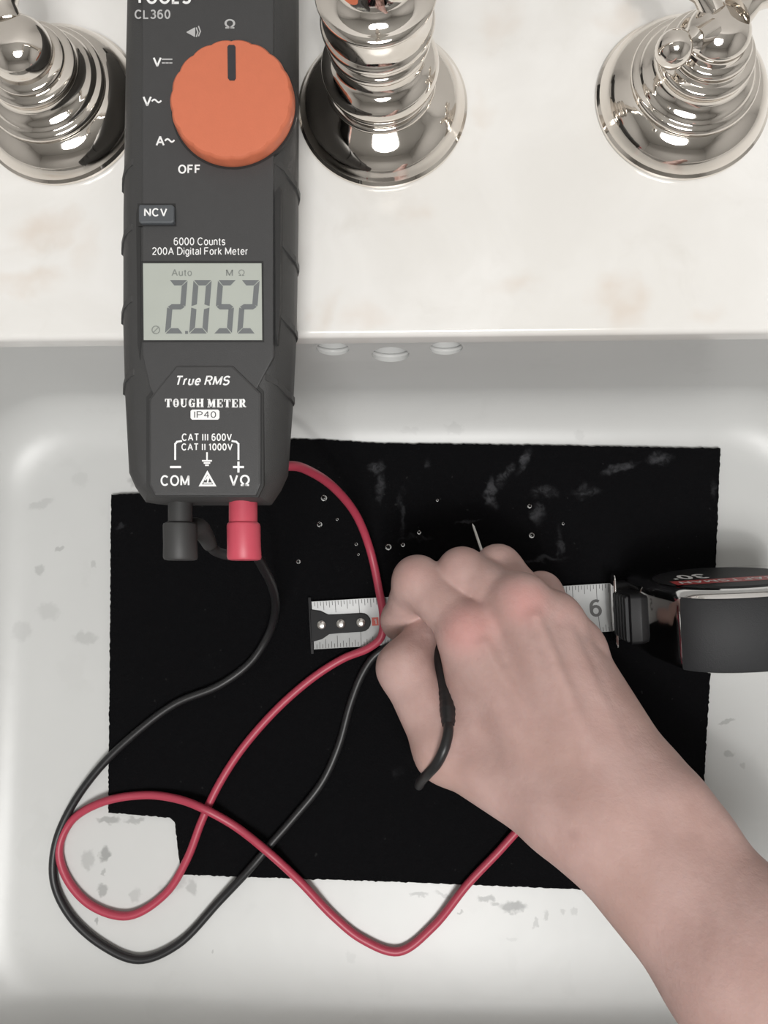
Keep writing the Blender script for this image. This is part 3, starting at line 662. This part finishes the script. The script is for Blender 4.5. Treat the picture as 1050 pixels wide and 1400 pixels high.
def lead(color):
    red = color == 'red'; wm = M['red'] if red else M['black']; r = .00215
    if red:
        off = P(545, 1301, 0); root = empty('test_lead', off); tag(root, 'red test lead with a red plug, looping across the mat and basin', 'test lead', 'meter test leads')
        plug(root, off, 313, 352, 310, 356, M['redplug'])
        w = [(333,748,136),(333,747,124),(335,712,113),(344,670,106),(368,643,101),(399,637,92),(425,645,76),(458,668,52),(488,706,28),(506,752,14),(518,806,11),(524,845,11),(521,871,10),(504,886,8),(470,900,5.6),(430,925,5.6),(380,968,5.5),(330,1025,5.5),(298,1075,5.5),(276,1122,5.5),(256,1174,4.4),(226,1222,2.3),(176,1252,2.3),(125,1238,2.3),(91,1200,2.3),(81,1160,2.3),(98,1122,2.3),(142,1096,5),(200,1087,5.5),(245,1093,7.5),(279,1106,10.2),(322,1130,8),(370,1168,10),(410,1205,6),(455,1252,2.6),(495,1284,2.4),(545,1301,2.4),(592,1267,2.8),(640,1208,5.6),(690,1155,6),(722,1115,9),(735,1060,20),(725,1010,34),(712,975,42)]
        hb = [(712,975,42),(698,925,44),(684,870,42),(672,815,36),(664,772,27),(660,757,22.5)]
        tip = [(661,760,23),(646,716,13.5)]
    else:
        off = P(190, 1312, 0); root = empty('test_lead', off); tag(root, 'black test lead with a charcoal plug, probe wedged between thumb and palm', 'test lead', 'meter test leads')
        plug(root, off, 230, 263, 223, 269, M['blackplug'])
        el = [P(246,728,ZC+.014), P(268,722,ZC+.008), P(279,730,ZC-.002), P(287,745,ZC-.013)]
        V, F = tube(spline(el, 6), lambda t: .0046-.0018*t, 16); mesh('strain_relief', V, F, M['blackplug'], root, smooth=True, off=off)
        w = [(284,741,119),(296,754,112),(320,760,106),(345,758,97),(362,780,76),(374,808,48),(376,838,24),(366,870,10),(342,906,5.8),(300,937,5.5),(240,962,5.5),(186,1002,5.5),(136,1050,4.6),(96,1106,2.6),(76,1155,2.3),(74,1205,2.3),(96,1252,2.3),(140,1292,2.3),(190,1312,2.3),(242,1292,2.3),(300,1232,2.6),(345,1184,5.5),(372,1152,5.5),(400,1120,5.5),(440,1070,5.5),(463,1020,5.5),(480,960,5.5),(496,920,5.5),(514,895,5.6),(540,882,7),(565,890,9),(588,930,10),(598,990,12),(592,1040,20),(576,1070,40),(573,1073,62),(578,1065,80),(586,1057,89),(598,1043,95),(608,1022,97),(613,1000,94),(612,985,89)]
        hb = [(613,992,91),(612,965,84),(608,938,76),(602,905,66),(594,870,52),(590,846,36),(588,838,24)]
        tip = [(588,840,26),(586,832,6)]
    pts = [P(u, v, z/1000) for u, v, z in w]
    V, F = tube(spline(pts, 8), r, 12); mesh('wire', V, F, wm, root, smooth=True, off=off)
    hp = spline([P(u, v, z/1000) for u, v, z in hb], 10)
    rad = (lambda t: (.0026+.0008*min(1, t/.12) + (.00025 if (int(t*44) % 2 and t < .3) else 0)) if t < .9 else .0034-.014*(t-.9))
    V, F = tube(hp, rad, 16); h = mesh('probe_handle', V, F, wm, root, smooth=True, sharp=40, off=off)
    tp = [P(u, v, z/1000) for u, v, z in tip]; tp = [tp[0]+(tp[1]-tp[0])*s for s in (0, .3, .6, .9, 1.0)]
    V, F = tube(tp, lambda t: .0009 if t < .8 else .0009-.0035*(t-.8), 12); mesh('probe_tip', V, F, M['steel'], root, smooth=True, sharp=40, off=off)
lead('red'); lead('black')

# ------------------------------------------------------------------ tape measure
def tape():
    a = P(428, 855, .0045); b = P(852, 829, .0045); yaw = math.atan2(b.y-a.y, b.x-a.x)
    root = empty('tape_measure', (b.x, b.y, .0033), (0, 0, yaw)); tag(root, 'chrome tape measure with black rubber grip, blade pulled out under the hand', 'tape measure')
    Lb = (b-a).length; W = .0254
    lp = []
    for s in (-Lb, -Lb*.75, -Lb*.5, -Lb*.25, 0, .012):
        top = []; 
        for k in range(9):
            y = -W/2+W*k/8; z = .0008+.0016*(2*y/W)**2
            top.append(Vector((s, y, z)))
        lp.append(top+[p-Vector((0, 0, .0003)) for p in reversed(top)])
    V, F = loft(lp); blade = mesh('blade', V, F, M['blade'], root, smooth=True, sharp=40)
    zt = lambda y: .0008+.0016*(2*y/W)**2+.00006
    V, F = [], []; inch = .0254; n = int(Lb/(inch/16))
    for i in range(1, n):
        ln = .0022
        if i % 2 == 0: ln = .0034
        if i % 4 == 0: ln = .0046
        if i % 8 == 0: ln = .0062
        if i % 16 == 0: ln = .0088
        x = -Lb+i*inch/16; wd = .00016
        for s in (-1, 1):
            y0, y1 = s*(W/2-.0003), s*(W/2-.0003-ln); j = len(V)
            ym = (y0+y1)/2
            for y in (y0, ym, y1): V += [Vector((x-wd, y, zt(y))), Vector((x+wd, y, zt(y)))]
            F += [(j, j+1, j+3, j+2), (j+2, j+3, j+5, j+4)]
    mesh('tick_marks', V, F, M['ink'], blade)
    for k in (2, 3, 4, 5, 6):
        xc = -Lb+k*inch-.0048 if k != 6 else -.0145
        fit_text('inch_number', str(k), xc-.0032, xc+.0032, -.0046, .0046, lambda x, y: Vector((x, y, zt(y)+.00003)), M['ink'], blade, bold=.02)
    xr = -Lb+inch*1.32
    V = [Vector((xr-.0018, -.0022, zt(0)+.00003)), Vector((xr+.0018, -.0022, zt(0)+.00003)), Vector((xr+.0018, .0022, zt(0)+.00003)), Vector((xr-.0018, .0022, zt(0)+.00003))]
    rb = mesh('red_mark', V, [(0, 1, 2, 3)], M['redink'], blade)
    fit_text('inch_number', '1', xr-.0006, xr+.0006, -.0014, .0014, lambda x, y: Vector((x, y, zt(0)+.00006)), M['blade'], rb)
    # end hook
    x = -Lb
    pts = [(x-.0012, -.0088), (x+.0045, -.0076), (x+.0085, -.0052), (x+.014, -.0050), (x+.026, -.0050)]+[(x+.0262+.0050*math.sin(t), -.0050*math.cos(t)) for t in [math.pi*i/8 for i in range(1, 8)]]+[(x+.026, .0050), (x+.014, .0050), (x+.0085, .0052), (x+.0045, .0076), (x-.0012, .0088)]
    hook = prism('end_hook', pts, .0009, .0019, M['blackplastic'], root, .0003)
    prism('hook_lip', [(x-.0018, -.0150), (x-.0004, -.0150), (x-.0004, .0150), (x-.0018, .0150)], -.0001, .0016, M['blackplastic'], hook)
    for dx in (.0046, .0150, .0258):
        V, F = lathe([(.0026, .0018), (.0025, .0023), (.0019, .0028), (.0009, .0030), (.0001, .0030)], 24, (x+dx, 0, 0)); mesh('rivet', V, F, M['steel'], hook, smooth=True)
    # case, leaning towards the lower edge of the picture
    lean = math.radians(9.5); case = empty('tape_case_part', (0, 0, 0)); case.parent = root
    H = .070; HW = .0188
    side = [(.000, .000), (-.0015, .006), (-.0008, .016), (.0000, .034), (.0040, .0490), (.0082, .0610), (.0160, .0670), (.0300, .0705), (.0480, .0700), (.0620, .0655), (.0710, .0570), (.0755, .0440), (.0770, .0250), (.0765, .0080), (.0740, .0)]
    cx, cz = .038, .035
    def TL(p):            # lean about the case's lower edge
        y, z = p.y+HW, p.z
        return Vector((p.x, y*math.cos(-lean)-(-z*math.sin(lean))*-1 - HW if False else y*math.cos(lean)-z*math.sin(lean)-HW, y*math.sin(lean)+z*math.cos(lean)))
    Bx = .0004
    def sl(y, sc): return [TL(Vector((Bx+cx+(px-cx)*sc, y, cz+(pz-cz)*sc))) for px, pz in dense]
    sp = spline([Vector((px, 0, pz)) for px, pz in side[:-1]], 4); dense = [(p.x, p.z) for p in sp]+[(.0740, 0), (.05, 0), (.02, 0)]
    lev = [(-HW, .86), (-HW+.0002, .90), (-HW+.0016, .955), (-HW+.0042, .99), (-HW+.007, 1), (HW-.007, 1), (HW-.0042, .99), (HW-.0016, .955), (HW-.0002, .90), (HW, .86)]
    V, F = loft([sl(y, s) for y, s in lev]); bpy.data.objects.remove(case)
    cs = mesh('case', V, F, M['casechrome'], root, smooth=True, sharp=40)
    # rubber grip over the crown
    i0 = min(range(len(dense)), key=lambda i: (dense[i][0]-.0084)**2+(dense[i][1]-.0612)**2); i1 = len(sp)-6
    cr = dense[i0:i1]
    loops = []
    for j, (px, pz) in enumerate(cr):
        qx, qz = cr[min(j+1, len(cr)-1)][0]-cr[max(j-1, 0)][0], cr[min(j+1, len(cr)-1)][1]-cr[max(j-1, 0)][1]; l = math.hypot(qx, qz); nx, nz = -qz/l, qx/l
        if nz*(pz-cz)+nx*(px-cx) < 0: nx, nz = -nx, -nz
        row = []
        for y, o_ in ((-HW+.0018, -.0012), (-HW+.0016, .0004), (-HW+.0026, .0012), (0, .0014), (HW-.0040, .0012), (HW-.0030, .0004), (HW-.0032, -.0012)):
            row.append(TL(Vector((Bx+px+nx*o_, y, pz+nz*o_))))
        loops.append(row)
    V, F = loft(loops); mesh('rubber_grip', V, F, M['rubber'], cs, smooth=True, sharp=40)
    # lock button with ribs on the front
    def lp3(p): return TL(Vector((p[0]+Bx, p[1], p[2])))
    def slab(name, x0, x1, y0, y1, z0, z1, mat, par, skew=0.0, r=.002):
        pts = rrect(y0, y1, z0, z1, r, 4, 2)
        L0 = [lp3((x1+(z-z0)*skew, y, z)) for y, z in pts]; L1 = [lp3((x0+.0006+(z-z0)*skew, y, z)) for y, z in pts]
        yc, zc = (y0+y1)/2, (z0+z1)/2
        L2 = [lp3((x0+(z-z0)*skew, yc+(y-yc)*.93, zc+(z-zc)*.93)) for y, z in pts]
        V, F = loft([L0, L1, L2]); return mesh(name, V, F, mat, par, smooth=True, sharp=35)
    bt = slab('lock_button', -.0080, .003, -.0130, .0120, .011, .030, M['blackplastic'], root, .10)
    for i in range(5):
        z = .0120+i*.0036; slab('button_rib', -.0094+.10*(z-.011), -.0070+.10*(z-.011), -.0120, .0110, z, z+.0019, M['rubber'], bt, .10, .0008)
    slab('mouth_guard', -.0085, -.0074, -.0195, .0195, .0045, .0135, M['casechrome'], root, -.05, .003)
    slab('mouth', -.0073, .004, -.0150, .0150, .0020, .0115, M['blackplastic'], root, 0, .002)
    # side label
    yl = HW+.0001
    disc = [lp3((.038+.033*math.cos(t), yl, .035+.029*math.sin(t))) for t in [2*math.pi*i/48 for i in range(48)]]
    d2 = [lp3((.038+.031*math.cos(t), yl+.0006, .035+.027*math.sin(t))) for t in [2*math.pi*i/48 for i in range(48)]]
    V, F = loft([disc, d2]); lab = mesh('side_label', V, F, M['blackplastic'], root)
    rbv = [lp3((x_, yl+.0007, z_)) for x_, z_ in ((.010, .041), (.066, .041), (.066, .0515), (.010, .0515))]
    band = mesh('red_band', rbv, [(0, 1, 2, 3)], M['redlabel'], lab)
    fit_text('brand_text', 'CRAFTSMAN', -.063, -.013, .0435, .0495, lambda x_, z_: lp3((-x_, yl+.0008, z_)), M['labeltext'], band, bold=.02)
    fit_text('length_text', "30'", -.031, -.014, .026, .0385, lambda x_, z_: lp3((-x_, yl+.0008, z_)), M['labeltext'], lab, bold=.03)
    V, F = lathe([(.0001, 0), (.0028, 0), (.0028, .003), (.0001, .003)], 20); mesh('screw', [lp3((.012+v.x, -HW-.0006+v.z*.4, .010+v.y)) for v in V], F, M['steel'], root, smooth=True, sharp=40)
tape()

# ------------------------------------------------------------------ the hand and forearm
def skin_mat(knuckles, spots):
    m, nt, b = new_mat('skin'); v = objvec(nt)
    n1 = noise(nt, v, 55.0, 4.0, 0.55, 0.3); n2 = noise(nt, v, 18.0, 3.0)
    base = mixc(nt, maprange(nt, n1.outputs['Fac'], 0.3, 0.7, 0, 1), (0.46, 0.30, 0.27), (0.53, 0.36, 0.33))
    base = mixc(nt, maprange(nt, n2.outputs['Fac'], 0.45, 0.7, 0, 0.6), base, (0.44, 0.28, 0.24))
    base = mixc(nt, blobs(nt, warp(nt, v, 60, .01), knuckles, 0.0), base, (0.58, 0.25, 0.235))
    base = mixc(nt, blobs(nt, v, spots, 0.1), base, (0.20, 0.10, 0.09))
    L(nt, base, b.inputs['Base Color']); setin(b, Roughness=0.52)
    b.inputs['Subsurface Weight'].default_value = 0.18; b.inputs['Subsurface Radius'].default_value = (0.004, 0.0016, 0.0009); b.inputs['Subsurface Scale'].default_value = 0.6
    b.inputs['Specular IOR Level'].default_value = 0.35
    n3 = noise(nt, v, 700.0, 4.0, 0.6); n4 = noise(nt, v, 170.0, 3.0)
    bump(nt, b, math_n(nt, 'ADD', n3.outputs['Fac'], math_n(nt, 'MULTIPLY', n4.outputs['Fac'], 2.0)), 0.22, 0.0007)
    return m

VOX = 0.0011
def hand():
    def q(u, v, z): return np.array(P(u, v, z/1000))
    lo = np.array([q(480,900,20)[0]-.01, -.385, -.004]); 
    hi = np.array([q(1260,1400,170)[0]+.09, q(600,720,60)[1]+.012, .215])
    dims = np.ceil((hi-lo)/VOX).astype(int)
    ax = [lo[i]+VOX*np.arange(dims[i]) for i in range(3)]
    BIG = np.float32(1.0)
    def blank(): return np.full(dims, BIG, np.float32)
    def cone(a, b, ra, rb, pad=.014):
        r = max(ra, rb)+pad
        i0 = np.clip(np.floor((np.minimum(a, b)-r-lo)/VOX).astype(int), 0, dims); i1 = np.clip(np.ceil((np.maximum(a, b)+r-lo)/VOX).astype(int), 0, dims)
        sl = tuple(slice(i0[k], i1[k]) for k in range(3))
        X = ax[0][sl[0]][:, None, None].astype(np.float32); Y = ax[1][sl[1]][None, :, None].astype(np.float32); Z = ax[2][sl[2]][None, None, :].astype(np.float32)
        ba = (b-a).astype(np.float32); l2 = float(ba@ba)+1e-12
        t = np.clip(((X-a[0])*ba[0]+(Y-a[1])*ba[1]+(Z-a[2])*ba[2])/l2, 0, 1)
        d = np.sqrt((X-a[0]-t*ba[0])**2+(Y-a[1]-t*ba[1])**2+(Z-a[2]-t*ba[2])**2)-(ra+(rb-ra)*t)
        return sl, d.astype(np.float32)
    def smin(a, b, k):
        h = np.maximum(k-np.abs(a-b), 0)/k; return np.minimum(a, b)-h*h*k*.25
    def add(D, a, b, ra, rb, k):
        sl, d = cone(a, b, ra/1000, rb/1000); D[sl] = smin(D[sl], d, k/1000)
    # --- palm, back of the hand, wrist, forearm
    I, Mi, Ri, Li = q(640,862,79), q(710,825,85), q(754,849,80), q(785,884,73)
    wI, wM, wR, wL = q(792,1124,110), q(822,1108,114), q(856,1094,114), q(890,1084,108)
    D = blank()
    add(D, I, wI, 12.3, 15.5, 7); add(D, Mi, wM, 12.3, 16.5, 7); add(D, Ri, wR, 11.6, 16.5, 7); add(D, Li, wL, 11.2, 15, 8)
    add(D, q(690,930,68), q(800,1080,94), 15, 17, 12)               # palm flesh
    add(D, q(750,930,68), q(845,1070,94), 15, 17, 12)
    add(D, Ri, Li, 10.6, 10.6, 8); add(D, q(638,885,74), q(660,985,80), 11.5, 14, 9)     # side of the hand by the forefinger
    e1, e2 = q(1008,1348,142), q(1052,1302,142)
    add(D, wI, e1, 15.5, 19.0, 12); add(D, wL, e2, 14.5, 18.5, 12); add(D, (wI+wL)/2, (e1+e2)/2, 18, 22, 14)
    f1, f2 = e1+(e1-wI)*1.1, e2+(e2-wL)*1.1
    add(D, e1, f1, 19, 25, 14); add(D, e2, f2, 19, 25, 14); add(D, (e1+e2)/2, (f1+f2)/2, 22, 29, 14)
    add(D, q(930,1103,121), q(955,1132,124), 9.2, 8.6, 12)           # wrist bone at the little-finger side
    # thumb base
    cm, tm = q(744,1100,102), q(610,1026,80)
    add(D, tm, cm, 12.5, 15.0, 10); add(D, q(640,1020,76), q(700,960,74), 8, 12, 14)
    # knuckle heads and tendons
    for c, s in ((I, 12.8), (Mi, 13.0), (Ri, 11.8), (Li, 11.2)):
        u = np.array([.0004, -.0004, .0018]); add(D, c+u, c+u+np.array([.001, -.001, 0]), s, s, 5)
    for a, b, r0, r1, h in ((Mi, wM, 12.3, 16.5, 1.9), (Ri, wR, 11.6, 16.5, 2.1), (Li, wL, 11.2, 15, 1.8), (I, wI, 12.3, 15.5, .9)):
        nrm = np.array([.10, .16, .98]); Tg = blank(); pp = []
        for t in np.linspace(.10, .74, 8):
            o_ = .35-3.0*max(0, (t-.30)/.44)**1.6; pp.append(a+(b-a)*t+nrm*((r0+(r1-r0)*t+o_)/1000))
        for i in range(7): add(Tg, pp[i], pp[i+1], h, h, .3)
        k = np.float32(.0045); hh = np.maximum(k-np.abs(D-Tg), 0)/k; D = np.minimum(D, Tg)-hh*hh*k*np.float32(.25)
    # --- fingers, each a chain of its own
    def finger(pts, rads, k=5):
        Fg = blank()
        for i in range(len(pts)-1): add(Fg, pts[i], pts[i+1], rads[i], rads[i+1], k if i else 3)
        return Fg
    chains = [([I, q(571,794,66), q(549,848,43), q(577,872,30)], [11.5, 10.8, 9.2, 7.6]),
              ([Mi, q(632,783,68), q(612,838,42), q(628,868,22)], [10.4, 10.8, 9.0, 7.8]),
              ([Ri, q(681,777,62), q(662,820,36), q(672,850,17)], [9.6, 10.2, 8.6, 7.4]),
              ([Li, q(740,810,54), q(724,838,30), q(726,862,14)], [9.8, 9.0, 7.6, 6.6])]
    for pts, rads in chains: D = D_union(D, finger(pts, rads), ax, pts[0], .013)
    th = finger([tm, q(553,913,66), q(584,858,53)], [12.8, 11.7, 7.8], 6)
    D = D_union(D, th, ax, tm, .022)
    V, Fc = nets(D, lo, VOX)
    V, Fc = largest(V, Fc)
    for _ in range(3): V = laplace(V, Fc, .5)
    me = bpy.data.meshes.new('person'); me.from_pydata(V.tolist(), [], Fc.tolist()); me.update()
    def kb(c, r, s, up=.010): return ((c[0], c[1], c[2]+up), (r, r, r*1.2), 0, s)
    kn = [kb(I, .017, .62), kb(Mi, .016, .55), kb(Ri, .012, .3), kb(q(567,790,72), .010, .25, 0), kb(q(628,775,72), .010, .2, 0), kb(q(690,1000,90), .012, .0)]
    sp = [kb(q(783,1132,120), .0045, .5, .006), kb(q(770,1067,112), .0020, .7, .010), kb(q(717,1070,100), .003, .35, .012), kb(q(771,896,95), .0013, .7, .004), kb(q(905,1046,122), .0022, .4, .006), kb(q(630,923,90), .0009, .6, .004)]
    o = link('person', me, skin_mat(kn, sp), None, True)
    tag(o, 'bare right hand and forearm reaching in, fingers curled to pinch two test probes', 'person')
def D_union(D, Fg, ax, joint, rad):
    """sharp union away from the root joint (creases between fingers), soft near it"""
    act = Fg < .02
    idx = np.where(act.any(axis=(1, 2)))[0]; idy = np.where(act.any(axis=(0, 2)))[0]; idz = np.where(act.any(axis=(0, 1)))[0]
    sl = (slice(idx[0], idx[-1]+1), slice(idy[0], idy[-1]+1), slice(idz[0], idz[-1]+1))
    X = ax[0][sl[0]][:, None, None]-joint[0]; Y = ax[1][sl[1]][None, :, None]-joint[1]; Z = ax[2][sl[2]][None, None, :]-joint[2]
    r = np.sqrt(X*X+Y*Y+Z*Z); k = (.0012+.009*np.clip(1-(r-rad*.35)/rad, 0, 1)).astype(np.float32)
    a, b = D[sl], Fg[sl]
    h = np.maximum(k-np.abs(a-b), 0)/k; D[sl] = np.minimum(a, b)-h*h*k*.25
    return D
def nets(D, lo, vox):
    S = D < 0; nx, ny, nz = D.shape
    cnt = np.zeros((nx-1, ny-1, nz-1), np.uint8)
    for i in (0, 1):
        for j in (0, 1):
            for k in (0, 1): cnt += S[i:nx-1+i, j:ny-1+j, k:nz-1+k]
    act = (cnt > 0) & (cnt < 8); ids = np.argwhere(act); index = -np.ones(act.shape, np.int64); index[act] = np.arange(len(ids))
    acc = np.zeros((len(ids), 3)); num = np.zeros(len(ids))
    cor = [(i, j, k) for i in (0, 1) for j in (0, 1) for k in (0, 1)]
    for a in cor:
        for axn in range(3):
            if a[axn]: continue
            b = list(a); b[axn] = 1
            va = D[ids[:, 0]+a[0], ids[:, 1]+a[1], ids[:, 2]+a[2]].astype(float); vb = D[ids[:, 0]+b[0], ids[:, 1]+b[1], ids[:, 2]+b[2]].astype(float)
            cr = (va < 0) != (vb < 0); t = np.where(cr, va/np.where(cr, va-vb, 1), 0); t = np.clip(t, 0, 1)
            p = np.tile(np.array(a, float), (len(ids), 1)); p[:, axn] = t; acc[cr] += p[cr]; num[cr] += 1
    V = lo+(ids+acc/num[:, None])*vox; faces = []
    for axn in range(3):
        s0 = [slice(None)]*3; s1 = [slice(None)]*3; s0[axn] = slice(0, -1); s1[axn] = slice(1, None)
        A = S[tuple(s0)]; B = S[tuple(s1)]; ed = np.argwhere(A != B)
        o1, o2 = [(1, 2), (2, 0), (0, 1)][axn]
        ok = (ed[:, o1] > 0) & (ed[:, o2] > 0) & (ed[:, o1] < D.shape[o1]-1) & (ed[:, o2] < D.shape[o2]-1); ed = ed[ok]
        def ix(d1, d2):
            e = ed.copy(); e[:, o1] -= d1; e[:, o2] -= d2; return index[e[:, 0], e[:, 1], e[:, 2]]
        f = np.stack([ix(1, 1), ix(0, 1), ix(0, 0), ix(1, 0)], 1)
        ins = A[ed[:, 0], ed[:, 1], ed[:, 2]]; f[~ins] = f[~ins][:, ::-1]; faces.append(f)
    return V, np.concatenate(faces)
def largest(V, F):
    """keep the one connected surface"""
    lab = np.arange(len(V))
    while True:
        m = lab[F].min(axis=1); new = lab.copy()
        for k in range(4): np.minimum.at(new, F[:, k], m)
        new = new[new]
        if (new == lab).all(): break
        lab = new
    top = np.bincount(lab).argmax(); keep = lab == top; ren = np.cumsum(keep)-1
    return V[keep], ren[F[keep[F[:, 0]]]]
def laplace(V, F, lam):
    acc = np.zeros_like(V); num = np.zeros(len(V))
    for k in range(4):
        a, b = F[:, k], F[:, (k+1) % 4]
        for c in range(3):
            acc[:, c] += np.bincount(a, V[b, c], len(V))+np.bincount(b, V[a, c], len(V))
        num += np.bincount(a, minlength=len(V))+np.bincount(b, minlength=len(V))
    return V+(acc/num[:, None]-V)*lam
hand()
